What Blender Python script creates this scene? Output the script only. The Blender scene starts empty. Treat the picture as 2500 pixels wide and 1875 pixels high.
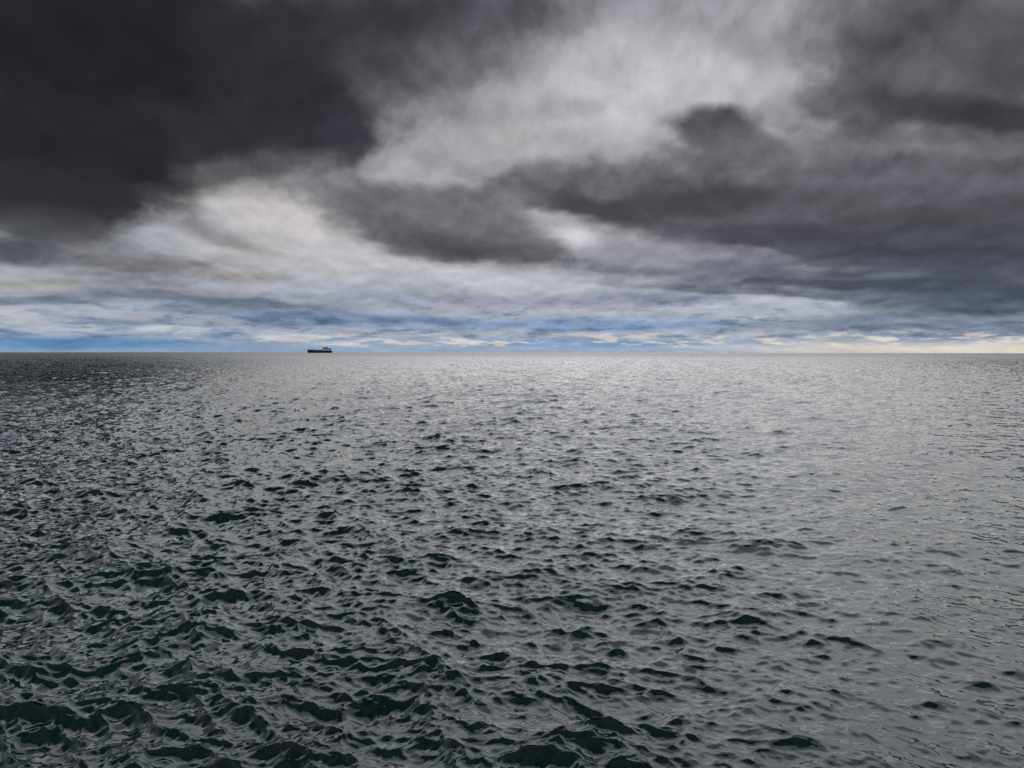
import bpy, math, bmesh
import numpy as np

sc = bpy.context.scene
C = sc.collection
R = math.radians

# ------------------------------------------------------------------ camera
CAM_H = 8.5
cam_d = bpy.data.cameras.new("camera")
cam = bpy.data.objects.new("camera", cam_d); C.objects.link(cam)
cam_d.sensor_width = 36.0
cam_d.lens = 36.0 * 750.0 / 1024.0
cam_d.clip_start = 0.1; cam_d.clip_end = 200000.0
cam.location = (0, 0, CAM_H)
cam.rotation_euler = (R(90 - 2.499), R(-0.05), 0)
sc.camera = cam
sc.render.resolution_x, sc.render.resolution_y = 1024, 768
sc.view_settings.view_transform = 'Standard'
sc.view_settings.look = 'None'
sc.view_settings.exposure = 0
sc.view_settings.gamma = 1
sc.cycles.use_denoising = False
sc.cycles.use_adaptive_sampling = True
sc.cycles.adaptive_threshold = 0.012
sc.cycles.adaptive_min_samples = 16
sc.cycles.max_bounces = 4
sc.cycles.glossy_bounces = 2
sc.cycles.diffuse_bounces = 1

# ------------------------------------------------------------------ sun
SUN_AZ, SUN_EL = 9.0, 38.0            # degrees, hidden behind the high overcast
sd = bpy.data.lights.new("sun", 'SUN'); so = bpy.data.objects.new("sun", sd); C.objects.link(so)
sd.energy = 1.08; sd.angle = R(70); sd.color = (1.0, 0.99, 0.985)
so.rotation_euler = (R(90 - SUN_EL), 0, R(180 - SUN_AZ))
so.location = (0, 0, 60)

# ------------------------------------------------------------------ sky (world)
w = bpy.data.worlds.new("World"); sc.world = w; w.use_nodes = True
nt = w.node_tree; nt.nodes.clear()
N = nt.nodes.new; L = nt.links.new
def math_(op, a, b=None, c=None, clamp=False):
    n = N('ShaderNodeMath'); n.operation = op; n.use_clamp = clamp
    for i, v in enumerate((a, b, c)):
        if v is None: continue
        if isinstance(v, (int, float)): n.inputs[i].default_value = v
        else: L(v, n.inputs[i])
    return n.outputs[0]
def vmath(op, a, b=None, s=None):
    n = N('ShaderNodeVectorMath'); n.operation = op
    for i, v in enumerate((a, b)):
        if v is None: continue
        if isinstance(v, tuple): n.inputs[i].default_value = v
        else: L(v, n.inputs[i])
    if s is not None:
        if isinstance(s, (int, float)): n.inputs['Scale'].default_value = s
        else: L(s, n.inputs['Scale'])
    return n.outputs['Value'] if op in ('LENGTH', 'DOT_PRODUCT') else n.outputs['Vector']
def noise(vec, scale, detail, rough=0.55, lac=2.1, dist=0.0, out='Fac'):
    n = N('ShaderNodeTexNoise'); n.inputs['Scale'].default_value = scale
    n.inputs['Detail'].default_value = detail; n.inputs['Roughness'].default_value = rough
    n.inputs['Lacunarity'].default_value = lac; n.inputs['Distortion'].default_value = dist
    L(vec, n.inputs['Vector']); return n.outputs[out]
def comb(x, y, z=0.0):
    n = N('ShaderNodeCombineXYZ')
    for i, v in enumerate((x, y, z)):
        if isinstance(v, (int, float)): n.inputs[i].default_value = v
        else: L(v, n.inputs[i])
    return n.outputs[0]
def smooth(v, a, b, lo=0.0, hi=1.0):
    n = N('ShaderNodeMapRange'); n.interpolation_type = 'SMOOTHSTEP'
    L(v, n.inputs['Value'])
    for k, x in (('From Min', a), ('From Max', b), ('To Min', lo), ('To Max', hi)): n.inputs[k].default_value = x
    return n.outputs['Result']
def mix(f, a, b, mode='MIX'):
    n = N('ShaderNodeMix'); n.data_type = 'RGBA'; n.blend_type = mode; n.clamp_factor = True
    for k, v in ((0, f), (6, a), (7, b)):
        if isinstance(v, (int, float)): n.inputs[k].default_value = v
        elif isinstance(v, tuple): n.inputs[k].default_value = (*v[:3], 1)
        else: L(v, n.inputs[k])
    return n.outputs[2]

tc = N('ShaderNodeTexCoord')
sep = N('ShaderNodeSeparateXYZ'); L(tc.outputs['Generated'], sep.inputs[0])
X, Y, Z = sep.outputs
DEG = 180 / math.pi
az = math_('MULTIPLY', math_('ARCTAN2', X, Y), DEG)
el = math_('MULTIPLY', math_('ARCSINE', Z), DEG)
elp = math_('MAXIMUM', el, 0.0)
zz = math_('ADD', math_('MAXIMUM', Z, 0.0), 0.10)
plane = comb(math_('DIVIDE', X, zz), math_('DIVIDE', Y, zz), 0.0)      # the cloud deck seen in perspective
# billow noise drawn on the deck; warp of the cloud outlines
wv = noise(plane, 1.3, 3, 0.55, out='Color')
bil = comb(math_('MULTIPLY', az, 0.2), math_('POWER', math_('ADD', elp, 0.4), 0.6), 2.0)   # billows: round high up, flat near the horizon
wv2 = noise(bil, 1.5, 4, 0.55, out='Color')
amp = smooth(el, 0.0, 14.0, 0.12, 1.0)
w1 = vmath('MULTIPLY', vmath('SUBTRACT', wv, (0.5, 0.5, 0.5)), (4, 2, 0))
w2 = vmath('MULTIPLY', vmath('SUBTRACT', wv2, (0.5, 0.5, 0.5)), (2.2, 1.4, 0))
p0 = comb(az, el, 0.0)
p1 = vmath('ADD', p0, vmath('SCALE', vmath('ADD', w1, w2), s=amp))
# wisps: angular-space noise, flattened, so that the edges are ragged at every height
ang = comb(math_('MULTIPLY', az, 0.10), math_('MULTIPLY', math_('POWER', math_('ADD', elp, 0.6), 0.62), 0.62), 3.0)
nA = noise(vmath('ADD', ang, vmath('SCALE', wv, s=0.5)), 1.5, 6, 0.5)

# clear air and far cloud behind everything
skyt = N('ShaderNodeTexSky'); skyt.sky_type = 'NISHITA'; skyt.sun_disc = False
skyt.sun_elevation = R(SUN_EL); skyt.sun_rotation = R(SUN_AZ)
def ramp(v, stops):
    n = N('ShaderNodeValToRGB'); L(v, n.inputs[0]); cr = n.color_ramp; cr.interpolation = 'LINEAR'
    while len(cr.elements) > 1: cr.elements.remove(cr.elements[0])
    cr.elements[0].position = stops[0][0]; cr.elements[0].color = (*stops[0][1], 1)
    for p, c in stops[1:]:
        e = cr.elements.new(p); e.color = (*c, 1)
    return n.outputs[0]
e40 = math_('DIVIDE', elp, 40.0)
def s(r, g, b):
    f = lambda c: (c / 255) / 12.92 if c <= 10 else ((c / 255 + .055) / 1.055) ** 2.4
    return (f(r), f(g), f(b))
base = ramp(e40, [(0.0, s(108, 150, 190)), (0.018, s(116, 148, 182)), (0.05, s(128, 146, 172)), (0.09, s(148, 154, 172)),
                  (0.14, s(158, 158, 168)), (0.22, s(172, 170, 174)), (0.6, s(166, 164, 167)), (1.0, s(150, 148, 153))])
base = mix(0.15, base, mix(1.0, skyt.outputs[0], (0.1, 0.1, 0.1), 'MULTIPLY'))
# warm opening low on the right
warm = math_('MULTIPLY', smooth(az, 10, 30), smooth(math_('ADD', el, math_('MULTIPLY', nA, 0.8)), 1.25, 0.65))
base = mix(warm, base, s(222, 210, 192))
col = base
CLOUDS = [
    # azimuth, elevation, half widths, tilt (degrees), colour, opacity, softness, raggedness
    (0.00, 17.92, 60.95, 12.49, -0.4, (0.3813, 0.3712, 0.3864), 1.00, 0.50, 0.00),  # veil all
    (-16.66, 2.43, 18.21, 0.81, 0.7, (0.1070, 0.1812, 0.3050), 0.80, 0.90, 0.50),  # blue band
    (5.07, 2.00, 18.18, 0.77, -0.2, (0.1384, 0.2623, 0.4678), 0.70, 0.90, 0.50),  # blue band R
    (6.82, 0.60, 11.82, 0.42, -0.1, (0.1384, 0.2874, 0.5029), 0.65, 0.80, 0.40),  # blue low R
    (-30.25, 0.52, 11.13, 0.49, 0.3, (0.0976, 0.2384, 0.4342), 0.80, 0.80, 0.30),  # blue low L
    (28.83, 1.76, 13.99, 1.05, -1.0, (0.1384, 0.1812, 0.2462), 0.80, 0.90, 0.50),  # slate R
    (-7.22, 3.73, 18.07, 1.04, 0.4, (0.3050, 0.3140, 0.3916), 0.80, 0.90, 0.60),  # lilac
    (8.53, 3.89, 10.32, 0.90, -0.6, (0.2159, 0.2307, 0.3140), 0.70, 0.90, 0.60),  # lilac R
    (15.60, 3.39, 13.03, 0.30, 0.1, (0.4342, 0.4452, 0.5149), 0.80, 0.80, 0.70),  # streak R
    (10.94, 2.42, 11.20, 0.24, -0.5, (0.3916, 0.4452, 0.5647), 0.70, 0.90, 0.70),  # streak R2
    (23.15, 1.30, 8.92, 0.19, -0.6, (0.3050, 0.3515, 0.4342), 0.60, 0.90, 0.60),  # streak R3
    (-25.53, 2.35, 9.50, 0.48, -2.2, (0.4125, 0.4233, 0.4793), 0.80, 0.70, 0.80),  # white L1
    (-32.78, 2.13, 2.25, 0.77, -16.5, (0.4342, 0.4452, 0.4910), 0.70, 0.70, 0.80),  # white L2
    (-24.97, 1.28, 8.73, 0.29, 0.6, (0.3916, 0.4342, 0.5271), 0.70, 0.80, 0.80),  # white L3
    (-19.82, 3.54, 9.36, 0.46, -3.0, (0.1221, 0.1620, 0.2307), 0.80, 0.80, 0.60),  # teal L
    (-29.65, 3.73, 2.93, 0.55, 2.1, (0.1384, 0.1683, 0.2086), 0.70, 0.80, 0.60),  # teal L2
    (-32.75, 3.25, 3.00, 0.35, 2.1, (0.1170, 0.1441, 0.1812), 0.70, 0.80, 0.60),  # teal L0
    (-33.27, 2.12, 1.85, 0.65, -10.6, (0.5149, 0.5210, 0.5520), 0.85, 0.40, 0.50),  # cumulus a
    (-30.49, 1.52, 2.36, 0.27, 0.9, (0.4910, 0.5149, 0.5647), 0.80, 0.40, 0.60),  # cumulus b
    (-24.09, 1.48, 2.65, 0.29, -1.5, (0.5029, 0.5271, 0.5776), 0.80, 0.40, 0.60),  # cumulus c
    (-16.02, 0.98, 2.28, 0.27, 0.3, (0.6172, 0.5776, 0.5395), 0.80, 0.40, 0.60),  # cumulus d
    (-15.92, 9.74, 10.61, 2.79, -9.5, (0.5711, 0.5333, 0.5149), 0.95, 1.00, 0.35),  # cream main
    (-13.99, 6.85, 13.93, 1.87, -0.4, (0.4910, 0.4678, 0.4564), 0.90, 1.00, 0.50),  # cream low
    (-8.59, 6.47, 11.34, 1.71, -5.0, (0.5271, 0.5149, 0.5333), 0.90, 0.90, 0.50),  # cream mid
    (0.49, 4.98, 8.10, 0.97, -6.0, (0.5271, 0.5210, 0.5520), 0.70, 0.90, 0.60),  # white mid
    (4.52, 8.57, 3.14, 1.15, -8.5, (0.5776, 0.5647, 0.5776), 0.90, 0.80, 0.50),  # white gap
    (-22.84, 5.55, 7.75, 0.96, -4.1, (0.3515, 0.3325, 0.3372), 0.75, 0.80, 0.60),  # grey lobe L
    (-21.32, 6.00, 3.32, 0.33, -19.1, (0.5520, 0.5149, 0.5029), 0.60, 0.80, 0.60),  # lobe top L
    (-32.48, 4.26, 3.77, 0.65, 2.7, (0.3712, 0.3613, 0.3613), 0.80, 0.80, 0.60),  # cream far L
    (-24.63, 4.28, 7.57, 0.51, -2.4, (0.2462, 0.2462, 0.2623), 0.70, 0.80, 0.60),  # grey far L2
    (-27.71, 5.95, 11.03, 1.54, -2.5, (0.1812, 0.1779, 0.1878), 0.92, 1.00, 0.40),  # grey low L
    (-22.58, 3.47, 8.42, 0.58, -2.9, (0.1500, 0.1812, 0.2384), 0.50, 0.90, 0.50),  # slate low L
    (-31.72, 4.48, 3.83, 0.44, 2.7, (0.3419, 0.3325, 0.3325), 0.80, 0.80, 0.50),  # cream puffs
    (7.41, 19.61, 11.14, 4.58, 8.2, (0.5647, 0.5520, 0.5711), 0.95, 1.00, 0.30),  # high bright
    (15.43, 18.51, 6.05, 2.41, 4.5, (0.4910, 0.4851, 0.5029), 0.90, 1.00, 0.30),  # high bright2
    (-1.95, 16.02, 8.35, 3.51, -6.9, (0.4233, 0.4125, 0.4125), 0.85, 1.00, 0.40),  # high mid
    (3.62, 17.73, 4.49, 1.06, 6.1, (0.3515, 0.3419, 0.3515), 0.70, 1.00, 0.50),  # grey veil
    (10.76, 23.79, 12.05, 1.67, -4.1, (0.3050, 0.2961, 0.3185), 0.70, 1.00, 0.40),  # top grey
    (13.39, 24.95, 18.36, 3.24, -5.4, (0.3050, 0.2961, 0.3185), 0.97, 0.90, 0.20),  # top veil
    (8.25, 21.36, 2.38, 0.76, -2.8, (0.5149, 0.5029, 0.5271), 0.60, 1.00, 0.50),  # white spot
    (-15.24, 12.52, 6.91, 1.26, 9.1, (0.2705, 0.2582, 0.2623), 0.80, 1.00, 0.40),  # mid grey
    (-7.16, 14.48, 5.86, 2.25, 1.7, (0.3515, 0.3419, 0.3467), 0.80, 1.00, 0.40),  # mid grey2
    (27.30, 10.22, 17.24, 4.87, -9.5, (0.1144, 0.1144, 0.1329), 0.97, 0.70, 0.35),  # R mass
    (11.20, 11.74, 15.16, 2.28, -4.3, (0.1441, 0.1356, 0.1500), 0.97, 0.70, 0.50),  # R mass ext
    (18.42, 9.30, 14.48, 2.44, -3.1, (0.1119, 0.1070, 0.1221), 0.97, 0.60, 0.30),  # R fill
    (31.74, 12.34, 6.60, 2.23, -7.4, (0.1329, 0.1301, 0.1413), 0.80, 1.00, 0.30),  # R fill3
    (32.59, 8.27, 5.98, 2.86, -5.2, (0.0844, 0.0823, 0.0953), 0.95, 0.80, 0.30),  # R fill2
    (25.96, 6.97, 15.82, 2.32, -3.4, (0.0762, 0.0802, 0.0999), 0.95, 0.70, 0.45),  # R lower
    (9.54, 6.96, 8.21, 1.22, -5.1, (0.2874, 0.2789, 0.3140), 0.85, 0.80, 0.60),  # R lower2
    (18.16, 5.40, 14.90, 1.12, -3.9, (0.1441, 0.1470, 0.1812), 0.90, 0.70, 0.60),  # R lower3
    (27.69, 4.41, 11.57, 1.17, -4.6, (0.0648, 0.0762, 0.1022), 0.95, 0.70, 0.50),  # R lower4
    (32.21, 3.04, 7.54, 1.01, -1.9, (0.0685, 0.0931, 0.1274), 0.90, 0.80, 0.50),  # R lower5
    (18.49, 4.33, 13.28, 0.46, -3.6, (0.1384, 0.1559, 0.2016), 0.85, 0.80, 0.60),  # R bluish
    (16.86, 7.02, 5.49, 0.59, -6.2, (0.2307, 0.2232, 0.2623), 0.70, 0.90, 0.70),  # R lilac gap
    (26.00, 5.11, 7.38, 0.37, -2.5, (0.1500, 0.1559, 0.1912), 0.70, 0.90, 0.70),  # R lilac gap2
    (13.55, 10.99, 10.88, 1.37, 0.3, (0.0723, 0.0648, 0.0762), 0.95, 0.90, 0.50),  # R dark base
    (6.42, 10.56, 6.94, 1.20, -10.8, (0.0685, 0.0612, 0.0742), 0.95, 0.90, 0.60),  # R dark baseL
    (19.38, 8.44, 9.38, 1.09, -5.0, (0.0685, 0.0630, 0.0742), 0.90, 0.90, 0.50),  # R dark base2
    (27.32, 9.02, 7.20, 0.90, -4.6, (0.0648, 0.0630, 0.0723), 0.85, 0.90, 0.50),  # R dark base3
    (30.07, 6.27, 8.43, 0.77, -5.9, (0.0545, 0.0578, 0.0723), 0.90, 0.90, 0.50),  # R dark base4
    (24.70, 13.45, 9.53, 1.12, -6.0, (0.1620, 0.1590, 0.1683), 0.70, 1.00, 0.60),  # R light top
    (18.05, 13.74, 6.33, 0.93, -4.3, (0.1946, 0.1845, 0.1912), 0.70, 1.00, 0.60),  # R light top2
    (32.91, 5.06, 5.69, 1.28, -3.3, (0.0685, 0.0762, 0.0976), 0.92, 0.90, 0.20),  # R fill4
    (17.93, 21.73, 5.68, 1.95, -6.4, (0.3419, 0.3325, 0.3467), 0.85, 1.00, 0.30),  # spot calm
    (19.56, 17.10, 2.80, 1.30, -5.7, (0.3712, 0.3613, 0.3763), 0.90, 0.90, 0.40),  # gap pale
    (14.74, 15.84, 3.99, 2.03, -4.0, (0.0976, 0.0931, 0.1070), 0.98, 0.60, 0.00),  # puff
    (17.40, 14.97, 4.07, 1.38, -19.5, (0.1170, 0.1119, 0.1221), 0.90, 0.70, 0.20),  # puff2
    (16.13, 13.50, 4.22, 0.81, -7.6, (0.1441, 0.1384, 0.1529), 0.95, 0.80, 0.30),  # puff fill
    (14.18, 13.31, 3.32, 0.75, -12.8, (0.1221, 0.1144, 0.1248), 0.85, 0.80, 0.60),  # puff base
    (15.32, 14.00, 3.11, 1.12, -7.5, (0.1119, 0.1070, 0.1170), 0.92, 0.90, 0.15),  # puff foot
    (20.50, 15.81, 3.10, 1.00, -10.4, (0.2307, 0.2232, 0.2384), 0.80, 0.80, 0.80),  # puff ext
    (28.75, 18.57, 9.29, 4.60, -22.6, (0.1070, 0.1070, 0.1144), 0.97, 0.60, 0.40),  # UR
    (30.51, 21.39, 8.62, 2.74, -11.4, (0.1022, 0.1022, 0.1119), 0.95, 0.80, 0.30),  # UR top
    (33.13, 16.22, 3.71, 2.35, -10.0, (0.0887, 0.0887, 0.0953), 0.95, 0.80, 0.30),  # UR right
    (27.49, 14.30, 6.63, 1.25, -7.1, (0.1384, 0.1329, 0.1441), 0.85, 0.90, 0.20),  # R fill5
    (24.36, 16.27, 5.06, 1.34, -16.6, (0.1170, 0.1144, 0.1221), 0.90, 0.80, 0.60),  # UR low
    (28.81, 15.96, 8.05, 1.34, -18.2, (0.0578, 0.0578, 0.0612), 0.92, 1.00, 0.25),  # UR base
    (32.94, 14.32, 5.10, 1.62, -17.2, (0.0423, 0.0437, 0.0482), 0.95, 0.90, 0.15),  # UR base2
    (33.81, 17.92, 2.93, 3.03, -11.1, (0.0723, 0.0723, 0.0782), 0.80, 1.00, 0.40),  # UR side
    (25.83, 13.68, 9.45, 0.69, -10.5, (0.1946, 0.1878, 0.2016), 0.70, 1.00, 0.50),  # UR gap
    (19.57, 16.35, 2.21, 1.17, -14.9, (0.2542, 0.2462, 0.2582), 0.70, 1.00, 0.40),  # UR gap b
    (-11.45, 10.92, 5.29, 1.74, -19.7, (0.1946, 0.1845, 0.1946), 0.93, 0.90, 0.40),  # C tip
    (-5.46, 9.41, 9.87, 2.85, -10.9, (0.1470, 0.1413, 0.1500), 0.97, 0.45, 0.30),  # C body
    (-2.67, 7.57, 7.53, 1.17, -5.5, (0.0723, 0.0666, 0.0782), 0.92, 1.20, 0.40),  # C base
    (0.14, 11.47, 3.15, 1.00, -9.6, (0.1812, 0.1714, 0.1812), 0.70, 0.90, 0.60),  # C bridge
    (-7.12, 21.41, 16.16, 5.87, 7.4, (0.1384, 0.1329, 0.1500), 0.95, 1.00, 0.35),  # UL veil
    (-1.59, 24.15, 10.40, 2.55, 0.5, (0.0887, 0.0844, 0.0999), 0.85, 1.00, 0.35),  # UL veil2
    (-26.89, 19.41, 20.94, 8.81, 1.0, (0.0185, 0.0185, 0.0222), 1.00, 0.75, 0.20),  # UL
    (-15.82, 18.18, 7.85, 5.74, -29.7, (0.0284, 0.0273, 0.0343), 0.98, 0.80, 0.35),  # UL edge
    (-23.28, 14.49, 10.77, 2.79, 8.9, (0.0319, 0.0296, 0.0356), 1.00, 0.80, 0.05),  # UL belly
    (-12.24, 15.69, 2.49, 2.34, -47.0, (0.0423, 0.0395, 0.0497), 0.90, 0.80, 0.60),  # UL corner
    (-11.83, 23.43, 11.02, 3.08, 4.3, (0.0343, 0.0331, 0.0409), 0.90, 1.00, 0.35),  # UL top
    (-21.23, 12.26, 8.11, 1.02, 16.4, (0.0887, 0.0823, 0.0865), 0.85, 1.00, 0.60),  # UL fade
    (-30.51, 12.78, 8.57, 4.26, 2.9, (0.0222, 0.0222, 0.0262), 1.00, 0.50, 0.30),  # UL fill
    (-31.34, 9.83, 8.40, 3.19, -1.0, (0.0273, 0.0273, 0.0307), 0.97, 0.60, 0.40),  # UL low
    (-30.88, 7.54, 6.98, 1.62, -0.1, (0.0762, 0.0762, 0.0802), 0.90, 0.90, 0.40),  # UL low2
    (-33.18, 6.21, 3.96, 1.15, 4.0, (0.0648, 0.0742, 0.0887), 0.90, 0.90, 0.50),  # UL low3
    (-21.30, 7.86, 5.12, 0.84, -14.0, (0.2232, 0.2086, 0.2086), 0.60, 1.00, 0.70),  # UL streak
]
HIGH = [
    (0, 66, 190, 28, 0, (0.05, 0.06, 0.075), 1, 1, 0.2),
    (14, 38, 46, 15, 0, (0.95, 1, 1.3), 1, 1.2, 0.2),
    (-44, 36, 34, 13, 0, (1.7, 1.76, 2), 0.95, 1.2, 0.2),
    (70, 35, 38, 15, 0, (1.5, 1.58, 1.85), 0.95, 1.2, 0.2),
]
def tie(c):                       # keeps the layers evaluated one after another (small shader stack)
    n = N('ShaderNodeVectorMath'); n.operation = 'MULTIPLY_ADD'
    L(c, n.inputs[0]); n.inputs[1].default_value = (1e-7, 1e-7, 1e-7); L(p1, n.inputs[2]); return n.outputs[0]
def cloud(col, a, e, ra, re_, rot, c, op, soft, na):
    m = N('ShaderNodeMapping'); m.vector_type = 'TEXTURE'; L(tie(col), m.inputs['Vector'])
    m.inputs['Location'].default_value = (a, e, 0); m.inputs['Rotation'].default_value = (0, 0, R(rot))
    m.inputs['Scale'].default_value = (ra * 1.12, re_ * 1.12, 1)
    d = vmath('LENGTH', m.outputs[0])
    v = math_('MULTIPLY_ADD', nA, na * 2.2, math_('SUBTRACT', 1.0 - na * 1.1, d))
    return mix(smooth(v, 0.0, soft * 0.82, 0.0, op), col, c)
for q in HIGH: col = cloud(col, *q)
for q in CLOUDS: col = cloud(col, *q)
# small far cumulus in rows above the horizon
ang2 = comb(math_('MULTIPLY', az, 0.40), math_('MULTIPLY', math_('POWER', math_('ADD', elp, 0.25), 0.6), 4.2), 9.0)
nC = noise(ang2, 0.9, 6, 0.62, dist=0.25)
row = math_('MULTIPLY', smooth(math_('ADD', el, smooth(az, -30, -12, -0.75, 0.0)), 0.15, 0.5), smooth(el, 3.4, 1.0))
cu = math_('MULTIPLY', smooth(nC, 0.49, 0.62), row)
dk = math_('MULTIPLY', smooth(nC, 0.50, 0.34), math_('MULTIPLY', smooth(el, 0.4, 1.2), smooth(el, 5.0, 2.5)))
col = mix(math_('MULTIPLY', dk, 0.65), col, mix(smooth(az, 10, 28), s(88, 112, 144), s(88, 102, 120)))
cream = mix(smooth(az, -28, 10), s(190, 194, 202), s(226, 214, 202))
cream = mix(smooth(el, 0.9, 1.9), cream, mix(smooth(az, -20, 15), s(176, 180, 190), s(156, 163, 180)))
col = mix(math_('MULTIPLY', cu, smooth(el, 0.8, 2.0, 0.9, 0.5)), col, cream)
# inner modelling of the deck
nD = noise(vmath('ADD', plane, vmath('SCALE', wv2, s=0.5)), 1.6, 4, 0.42)
def lump(up):
    e_ = math_('ADD', elp, math_('MULTIPLY_ADD', elp, up, up * 3.0))
    return noise(vmath('ADD', comb(math_('MULTIPLY', az, 0.2), math_('POWER', math_('ADD', e_, 0.4), 0.6), 1.0), vmath('SCALE', wv2, s=0.5)), 1.15, 5, 0.48)
nE = lump(0.0); nF = lump(0.055)
def puff(up):
    e_ = math_('ADD', elp, up)
    return noise(vmath('ADD', comb(math_('MULTIPLY', az, 0.30), math_('MULTIPLY', math_('POWER', math_('ADD', e_, 0.35), 0.55), 3.6), 6.0), vmath('SCALE', wv2, s=0.25)), 1.3, 5, 0.52)
low = math_('MULTIPLY', math_('SUBTRACT', puff(0.0), puff(0.35)), smooth(el, 10.0, 4.5, 0.0, 1.1))
low = math_('MULTIPLY', low, smooth(el, 0.2, 1.2))
relief = math_('MULTIPLY_ADD', math_('SUBTRACT', nE, nF), 2.1, low)
sh = math_('ADD', math_('MULTIPLY', math_('SUBTRACT', nD, 0.5), smooth(el, 1, 8, 0.0, 0.3)), math_('ADD', relief, math_('MULTIPLY', math_('SUBTRACT', nE, 0.5), 0.4)))
lum = vmath('DOT_PRODUCT', col, (0.3, 0.4, 0.3))
sh = math_('MULTIPLY', sh, smooth(lum, 0.22, 0.42, 1.0, 0.55))
sh = math_('MULTIPLY_ADD', sh, smooth(lum, 0.01, 0.16, 0.4, 0.9), 1.0)
col = vmath('SCALE', vmath('MULTIPLY', col, (0.975, 1.0, 1.035)), s=sh)
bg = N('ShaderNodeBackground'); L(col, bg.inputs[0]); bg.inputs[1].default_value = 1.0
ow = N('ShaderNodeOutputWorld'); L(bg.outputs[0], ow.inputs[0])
w.cycles.sampling_method = 'NONE'


# ------------------------------------------------------------------ helpers
def mat(name, rgb, rough=0.5, metal=0.0, var=0.0, scale=1.0):
    m = bpy.data.materials.new(name); m.use_nodes = True
    t = m.node_tree; b = t.nodes['Principled BSDF']
    b.inputs['Roughness'].default_value = rough; b.inputs['Metallic'].default_value = metal
    b.inputs['Base Color'].default_value = (*rgb, 1)
    if var:
        n = t.nodes.new('ShaderNodeTexNoise'); n.inputs['Scale'].default_value = scale; n.inputs['Detail'].default_value = 5
        tcn = t.nodes.new('ShaderNodeTexCoord'); t.links.new(tcn.outputs['Object'], n.inputs['Vector'])
        r = t.nodes.new('ShaderNodeValToRGB')
        r.color_ramp.elements[0].position = 0.35; r.color_ramp.elements[1].position = 0.65
        r.color_ramp.elements[0].color = (*[c * (1 - var) for c in rgb], 1)
        r.color_ramp.elements[1].color = (*[min(1, c * (1 + var)) for c in rgb], 1)
        t.links.new(n.outputs['Fac'], r.inputs[0]); t.links.new(r.outputs[0], b.inputs['Base Color'])
    return m
def mesh_obj(name, verts, faces, m, parent=None, loc=(0, 0, 0)):
    me = bpy.data.meshes.new(name); me.from_pydata([tuple(v) for v in verts], [], faces); me.update()
    bm = bmesh.new(); bm.from_mesh(me); bmesh.ops.recalc_face_normals(bm, faces=bm.faces); bm.to_mesh(me); bm.free()
    me.materials.append(m)
    o = bpy.data.objects.new(name, me); C.objects.link(o); o.location = loc
    if parent: o.parent = parent
    return o
class MB:
    def __init__(s): s.v = []; s.f = []
    def box(s, x0, x1, y0, y1, z0, z1, tx=0.0, ty=0.0):
        k = len(s.v)
        s.v += [(x0, y0, z0), (x1, y0, z0), (x1, y1, z0), (x0, y1, z0),
                (x0 + tx, y0 + ty, z1), (x1 - tx, y0 + ty, z1), (x1 - tx, y1 - ty, z1), (x0 + tx, y1 - ty, z1)]
        s.f += [(k, k+3, k+2, k+1), (k+4, k+5, k+6, k+7), (k, k+1, k+5, k+4), (k+1, k+2, k+6, k+5), (k+2, k+3, k+7, k+6), (k+3, k, k+4, k+7)]
        return s
    def tube(s, a, b, r0, r1=None, n=10):
        r1 = r0 if r1 is None else r1
        a = np.array(a, float); b = np.array(b, float); d = b - a; d /= np.linalg.norm(d)
        u = np.cross(d, (0, 0, 1) if abs(d[2]) < .9 else (1, 0, 0)); u /= np.linalg.norm(u); v = np.cross(d, u)
        k = len(s.v)
        for p, r in ((a, r0), (b, r1)):
            for i in range(n):
                t = 2 * math.pi * i / n; s.v.append(tuple(p + r * (math.cos(t) * u + math.sin(t) * v)))
        s.f += [(k + i, k + (i + 1) % n, k + n + (i + 1) % n, k + n + i) for i in range(n)]
        s.f += [tuple(range(k, k + n))[::-1], tuple(range(k + n, k + 2 * n))]
        return s
    def build(s, name, m, parent=None, loc=(0, 0, 0)): return mesh_obj(name, s.v, s.f, m, parent, loc)

# ------------------------------------------------------------------ water
RE = 6371000.0
rng = np.random.default_rng(11)
def cascade(Lt, n, lmin, lmax, slope_oct, wind, spread, chop):
    """one periodic tile of random sea between two wavelengths; equal slope in every octave"""
    k1 = 2 * np.pi * np.fft.fftfreq(n, Lt / n)
    kx, ky = np.meshgrid(k1, k1, indexing='ij'); k = np.hypot(kx, ky); k[0, 0] = 1
    th = np.arctan2(ky, kx) - wind
    D = spread + (1 - spread) * np.cos(th) ** 2
    lam = 2 * np.pi / k
    band = 1 / (1 + (lam / lmax) ** 8) * 1 / (1 + (lmin / lam) ** 8)
    a = np.sqrt(D * band) * k ** -2
    a[0, 0] = 0
    h = (rng.standard_normal((n, n)) + 1j * rng.standard_normal((n, n))) * a
    sx = np.fft.ifft2(1j * kx * h).real; sy = np.fft.ifft2(1j * ky * h).real
    rms = math.sqrt((sx ** 2 + sy ** 2).mean())
    octs = math.log2(lmax / lmin)
    g = slope_oct * math.sqrt(octs) / rms
    z = np.fft.ifft2(h).real * g
    dx = np.fft.ifft2(1j * kx / k * h).real * g * chop
    dy = np.fft.ifft2(1j * ky / k * h).real * g * chop
    return [q.astype(np.float32) for q in (z, dx, dy)]
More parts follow.
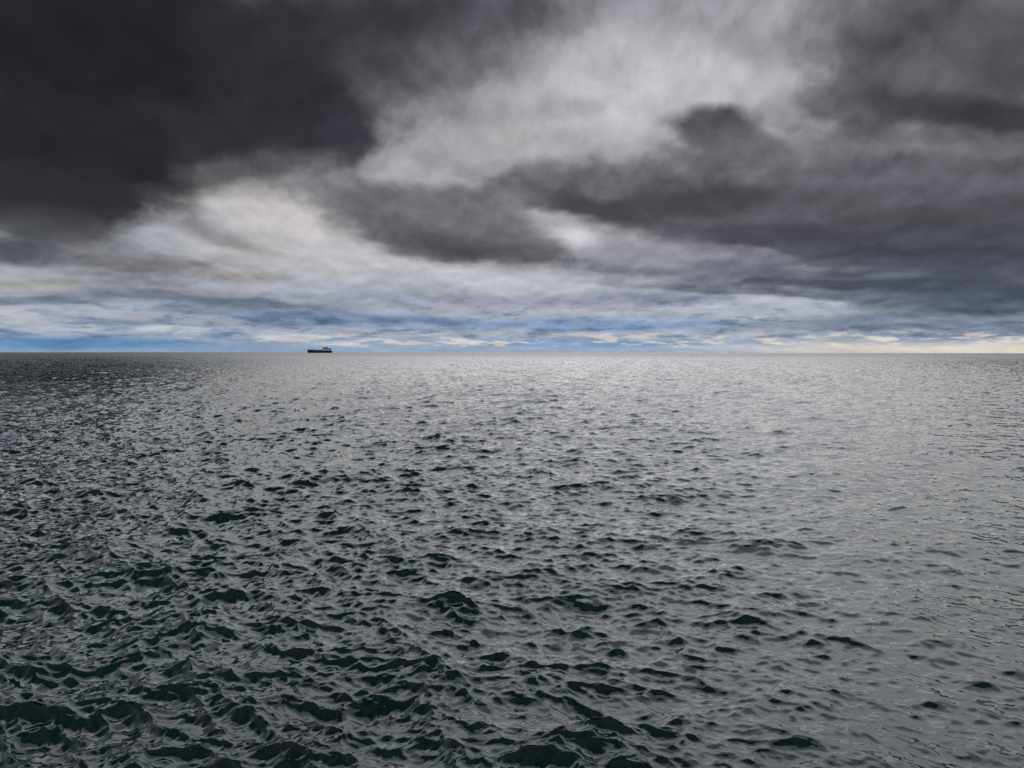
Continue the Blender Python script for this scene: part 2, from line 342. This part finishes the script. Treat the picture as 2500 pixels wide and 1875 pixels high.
def sample(tile, Lt, rot, x, y):
    z, dx, dy = tile; n = z.shape[0]; c, s_ = math.cos(rot), math.sin(rot)
    u = (c * x + s_ * y) / Lt * n; v = (-s_ * x + c * y) / Lt * n
    iu = np.floor(u); iv = np.floor(v); fu = (u - iu).astype(np.float32); fv = (v - iv).astype(np.float32)
    i0 = iu.astype(np.int64) % n; j0 = iv.astype(np.int64) % n; i1 = (i0 + 1) % n; j1 = (j0 + 1) % n
    def g(a): return (a[i0, j0] * (1 - fu) + a[i1, j0] * fu) * (1 - fv) + (a[i0, j1] * (1 - fu) + a[i1, j1] * fu) * fv
    Z_, DX, DY = g(z), g(dx), g(dy)
    return Z_, c * DX - s_ * DY, s_ * DX + c * DY
def sstep(x, a, b):
    t = np.clip((x - a) / (b - a), 0, 1); return t * t * (3 - 2 * t)
WIND = R(78)
T1 = cascade(163.0, 1024, 3.6, 18.0, 0.04, WIND - 0.0, 0.12, 0.9)
T2 = cascade(27.3, 1024, 0.9, 4.0, 0.14, WIND - 0.6, 0.08, 1.0)
T4 = cascade(15.7, 1024, 0.25, 0.9, 0.215, WIND - 2.1, 0.12, 0.85)
T3 = cascade(7.1, 1024, 0.05, 0.25, 0.12, WIND - 1.3, 0.22, 0.8)
# polar sheet round the viewpoint: fine rings near, wide rings far, bent with the curve of the earth
rr = [4.0]
q = 1.0
while rr[-1] < 16000:
    r = rr[-1]; rr.append(r + q * min(0.00075 * (r * r + CAM_H ** 2) / CAM_H, 0.0024 * r))
rr = np.array(rr)
az_f = np.arange(-42, 42.001, 0.105 * q); side = np.concatenate([np.arange(42.4, 60, 0.4), np.arange(60, 180, 2.0)])
azs = R(1) * np.concatenate([-side[::-1], az_f, side, [180.0]])
RRg, AZ = np.meshgrid(rr, azs, indexing='ij')
x = RRg * np.sin(AZ); y = RRg * np.cos(AZ)
drr = np.gradient(rr)[:, None] * np.ones_like(AZ); daz = np.gradient(azs)[None, :] * RRg
sp = np.maximum(drr, daz).astype(np.float32)
z = np.zeros_like(x); ox = np.zeros_like(x); oy = np.zeros_like(x)
calm = 1 - 0.5 * sstep(np.degrees(AZ), 0, 32) + 0.22 * sstep(-np.degrees(AZ), -4, 16)          # smoother, more sheltered water towards the right
calm = 1 - (1 - calm) * (1 - sstep(RRg, 60, 300))
calm = calm * (1 + 0.10 * (1 - sstep(RRg, 14, 45)))
for T, Lt, rot, lmin, cf in ((T1, 163.0, 0.0, 15.0, 0.3), (T2, 27.3, 0.6, 4.0, 1.0), (T4, 15.7, 2.1, 1.5, 1.0), (T3, 7.1, 1.3, 0.5, 1.0)):
    a, b, c_ = sample(T, Lt, rot, x, y)
    fade = 1 - sstep(sp, lmin * 0.5, lmin * 2.2)
    fade = fade * (1 - cf * (1 - calm))
    z += a * fade; ox += b * fade; oy += c_ * fade
far = 1 - sstep(RRg, 2500, 7000); z *= far
x = x + ox; y = y + oy; z = z - (x * x + y * y) / (2 * RE)
nr, na_ = x.shape
co = np.stack([x, y, z], -1).reshape(-1, 3).astype(np.float32)
idx = np.arange(nr * na_).reshape(nr, na_)
quads = np.stack([idx[:-1, :-1], idx[:-1, 1:], idx[1:, 1:], idx[1:, :-1]], -1).reshape(-1, 4)
me = bpy.data.meshes.new("water")
me.vertices.add(len(co)); me.vertices.foreach_set("co", co.ravel())
me.loops.add(quads.size); me.loops.foreach_set("vertex_index", quads.ravel().astype(np.int32))
me.polygons.add(len(quads)); me.polygons.foreach_set("loop_start", np.arange(0, quads.size, 4, dtype=np.int32))
me.update(calc_edges=True)
me.polygons.foreach_set("use_smooth", np.ones(len(quads), bool))
if me.polygons[0].normal.z < 0: me.flip_normals()
water = bpy.data.objects.new("water", me); C.objects.link(water); water["kind"] = "structure"

m = bpy.data.materials.new("sea_water"); m.use_nodes = True
nt = m.node_tree; N = nt.nodes.new; L = nt.links.new
b = nt.nodes['Principled BSDF']
b.inputs['IOR'].default_value = 1.38
geo = N('ShaderNodeNewGeometry'); P = geo.outputs['Position']
dist = vmath('LENGTH', P)
nb = noise(P, 0.12, 3)
L(mix(smooth(nb, 0.35, 0.65), (0.0008, 0.0165, 0.0130), (0.0014, 0.0240, 0.0190)), b.inputs['Base Color'])
L(smooth(dist, 40, 1800, 0.07, 0.33), b.inputs['Roughness'])
# ripples finer than the sheet: slopes taken from world-space noise
def slope(scale, detail, off):
    nn = N('ShaderNodeTexNoise'); nn.inputs['Scale'].default_value = scale; nn.inputs['Detail'].default_value = detail
    nn.inputs['Roughness'].default_value = 0.6
    L(vmath('ADD', P, off), nn.inputs['Vector'])
    return vmath('MULTIPLY', vmath('SUBTRACT', nn.outputs['Color'], (0.5, 0.5, 0.5)), (1, 1, 0))
sepP = N('ShaderNodeSeparateXYZ'); L(P, sepP.inputs[0])
lee = smooth(math_('DIVIDE', sepP.outputs[0], dist), 0.22, 0.50)          # lighter wind to the right
far_cut = math_('MULTIPLY_ADD', lee, -0.45, 1.0)
s1 = vmath('SCALE', slope(9.0, 3, (0, 0, 0)), s=math_('MULTIPLY', far_cut, smooth(dist, 20, 130, 0.12, 0.85)))       # 5-20 cm ripples
s2 = vmath('SCALE', slope(1.1, 3, (31, 7, 2)), s=math_('MULTIPLY', far_cut, smooth(dist, 150, 900, 0.0, 1.1)))      # metre chop, far only
s3 = vmath('SCALE', slope(0.16, 3, (5, 77, 9)), s=math_('MULTIPLY', far_cut, smooth(dist, 700, 4000, 0.0, 0.9)))
gust = noise(vmath('MULTIPLY', P, (0.012, 0.02, 0.02)), 1.0, 4)
sl = vmath('SCALE', vmath('ADD', vmath('ADD', s1, s2), s3), s=smooth(gust, 0.32, 0.68, 0.5, 1.5))
nrm = vmath('NORMALIZE', vmath('ADD', geo.outputs['Normal'], sl))
L(nrm, b.inputs['Normal'])
water.data.materials.append(m)

# ------------------------------------------------------------------ cargo ship
def drop(d): return -d * d / (2 * RE)
D_SHIP = 4300.0
a_s = R(-14.37)
sx, sy = D_SHIP * math.sin(a_s), D_SHIP * math.cos(a_s)
ship = bpy.data.objects.new("cargo_ship", None); C.objects.link(ship)
ship.location = (sx, sy, drop(D_SHIP))
ship["label"] = "dark blue cargo ship with white bridge at its stern, sailing left along the horizon"
ship["category"] = "ship"
ship.scale = (1.2286, 1.2286, 1.40)
M_HULL = mat("navy_hull_paint", (0.010, 0.014, 0.055), 0.45, var=0.25, scale=0.15)
M_PANEL = mat("blue_hull_paint", (0.030, 0.065, 0.150), 0.5, var=0.2, scale=0.2)
M_RED = mat("red_antifouling", (0.22, 0.045, 0.035), 0.6, var=0.2, scale=0.3)
M_WHITE = mat("white_ship_paint", (0.80, 0.78, 0.74), 0.45, var=0.06, scale=0.4)
M_GREY = mat("grey_deck_steel", (0.28, 0.28, 0.31), 0.6, var=0.15, scale=0.3)
M_DARK = mat("dark_glass_and_steel", (0.015, 0.015, 0.02), 0.3, var=0.1, scale=0.5)
M_ORANGE = mat("orange_lifeboat", (0.45, 0.12, 0.04), 0.5, var=0.1, scale=0.5)
M_PURPLE = mat("funnel_paint", (0.09, 0.05, 0.10), 0.5, var=0.1, scale=0.4)
def hull_mesh(levels, mname, m_, x_of):
    st = np.linspace(-1, 1, 41)
    V = []; F = []
    for (zf, beam) in levels:
        ring = []
        for s_ in st:
            X_, zb = x_of(s_, zf)
            t = (s_ + 1) / 2
            wdt = beam * min(1, (1 - max(0, (0.18 - t) / 0.18)) ** 0.6) * (1 - 0.15 * max(0, (t - .9) / .1))
            ring.append((X_, max(wdt, 0.05), zb))
        for (X_, W_, Z_) in ring: V.append((X_, -W_, Z_))
        for (X_, W_, Z_) in ring[::-1]: V.append((X_, W_, Z_))
    n = 82
    for l in range(len(levels) - 1):
        for i in range(n):
            j = (i + 1) % n; F.append((l*n+i, l*n+j, (l+1)*n+j, (l+1)*n+i))
    for i in range(40):
        F.append((i, i+1, n-2-i, n-1-i)); k = (len(levels)-1)*n
        F.append((k+i, k+i+1, k+n-2-i, k+n-1-i))
    return mesh_obj(mname, V, F, m_, ship)
def deck(s_):                      # raised, sheered forecastle; low deck amidships and aft
    X_ = 56 * s_
    if X_ < -17: return 12.6 + 0.9 * max(0, (-X_ - 25) / 30) ** 2 - 0.5 * max(0, (X_ + 50 < 0)) 
    if X_ < -14: return 12.6 - (X_ + 17) / 3 * 3.6
    return 9.0
def up(s_, zf): 
    z_ = 0.9 + (deck(s_) - 0.9) * zf
    return (56 * s_ + (0.8 * (1 - zf) * max(0, -s_) ** 8), z_)
hull = hull_mesh([(0, 7.7), (0.5, 8.3), (1, 8.6)], "hull", M_HULL, up)
hull_mesh([(0, 7.0), (1, 7.68)], "boot_topping", M_RED, lambda s_, zf: (55.4 * s_, -3.5 + 4.4 * zf))
MB().box(-30, 5, -8.72, -8.55, 2.6, 7.6).build("painted_side_panel", M_PANEL, ship)
# pale emblem on the bow
MB().box(-44.6, -40.6, -8.72, -8.5, 8.6, 10.2, 0.5).box(-43.8, -41.4, -8.72, -8.5, 7.6, 8.55).build("bow_emblem", M_GREY, ship)
for i, xa in enumerate((-13.2, -4.6, 4.0)):
    hc = MB().box(xa, xa + 7.6, -6.4, 6.4, 9.0, 11.6).build("hatch_coaming", M_GREY, ship)
    MB().box(xa - .3, xa + 7.9, -6.8, 6.8, 11.62, 12.3, 0.3, 0.3).build("hatch_cover", M_GREY, hc)
for xa in (-50, -38, -27):
    MB().box(xa, xa + 3.5, -3, 3, 12.8, 13.9, .2, .2).build("deck_housing", M_DARK, ship)
MB().box(13.2, 52.5, -7.6, 7.6, 9.0, 12.2).build("poop_house", M_WHITE, ship)
ac = MB().box(15.0, 40.5, -6.8, 6.8, 12.2, 17.2).build("accommodation_block", M_WHITE, ship)
for zz_ in (13.4, 15.4):
    for k in range(11): MB().box(16.2 + k * 2.2, 17.0 + k * 2.2, -6.86, -6.82, zz_, zz_ + 0.8).build("porthole", M_DARK, ac)
MB().box(14.0, 41.5, -7.6, 7.6, 17.2, 18.8).build("window_band", M_DARK, ac)  # solid dark band of windows below the bridge
br = MB().box(13.0, 38.5, -8.8, 8.8, 18.8, 21.4).build("bridge", M_WHITE, ship)
MB().box(12.92, 37.0, -8.86, -8.82, 19.7, 20.6).box(12.9, 12.98, -8.6, 8.6, 19.7, 20.6).build("bridge_window", M_DARK, br)
MB().box(24.0, 37.5, -4.5, 4.5, 21.4, 22.6).build("wheelhouse_top", M_WHITE, br)
MB().box(24.8, 36.8, -4.8, 4.8, 22.6, 23.8, .3, .3).build("top_deck_awning", M_DARK, br)
fu = MB().box(43.2, 49.0, -2.6, 2.6, 12.2, 19.0, .5, .3).build("funnel", M_PURPLE, ship)
MB().tube((45, 0, 19), (45, 0, 20.4), .5).build("exhaust_pipe", M_DARK, fu)
MB().tube((47, 0, 19), (47, 0, 20.2), .4).build("exhaust_pipe", M_DARK, fu)
lb = MB().box(49.6, 53.6, -6.6, -3.8, 13.4, 15.6, .6, .5).box(50.2, 53.0, -6.2, -4.2, 15.6, 16.6, .5, .4).build("lifeboat", M_ORANGE, ship)
MB().tube((50, -4, 12.2), (50.4, -5.5, 18.0), .25).tube((53.4, -4, 12.2), (53.0, -5.5, 17.6), .25).tube((50.4, -5.5, 18), (53, -5.5, 17.6), .2).build("davit", M_DARK, lb)
for (xm, zb, zt, r_) in ((-40.4, 12.9, 30.0, .35), (30.8, 23.8, 37.5, .3)):
    mm = MB().tube((xm, 0, zb), (xm, 0, zt), r_, r_ * .55).tube((xm, -2.2, zb + (zt - zb) * .62), (xm, 2.2, zb + (zt - zb) * .62), .16)
    mm.build("mast", M_GREY, ship)
rl = MB()
for xa in np.arange(-12, 13, 2.5): rl.tube((xa, -8.4, 9.0), (xa, -8.4, 10.1), .05, n=5)
rl.tube((-13.5, -8.4, 10.1), (13, -8.4, 10.1), .05, n=5).tube((-13.5, -8.4, 9.55), (13, -8.4, 9.55), .04, n=5)
rl.build("railing", M_WHITE, ship)

# ------------------------------------------------------------------ far markers on the horizon
def marker(name, d, a, h, label):
    e = bpy.data.objects.new(name, None); C.objects.link(e)
    e.location = (d * math.sin(a), d * math.cos(a), drop(d)); e["label"] = label; e["category"] = "buoy"
    e["group"] = "channel buoys on the horizon"
    MB().tube((0, 0, -1.2), (0, 0, 0.9), 1.5, 1.5, 16).tube((0, 0, 0.9), (0, 0, 1.5), 1.5, 0.6, 16).build("float", M_DARK, e)
    t = MB()
    for sx_, sy_ in ((1, 1), (1, -1), (-1, 1), (-1, -1)): t.tube((sx_ * .8, sy_ * .8, 1.1), (sx_ * .3, sy_ * .3, h * .75), .16, .12, 6)
    for f_ in (.3, .5, .7): t.box(-.7 + f_ * .4, .7 - f_ * .4, -.7 + f_ * .4, .7 - f_ * .4, h * f_, h * f_ + .15)
    t.build("lattice_tower", M_DARK, e)
    MB().tube((0, 0, h * .75), (0, 0, h), .75, .2, 10).build("topmark", M_DARK, e)
marker("navigation_buoy", 4200.0, R(-11.69), 9.5, "taller of the two thin dark buoys on the horizon, just right of the cargo ship")
marker("navigation_buoy", 5600.0, R(-10.24), 7.5, "smaller fainter buoy on the horizon, farther right of the ship than the tall one")
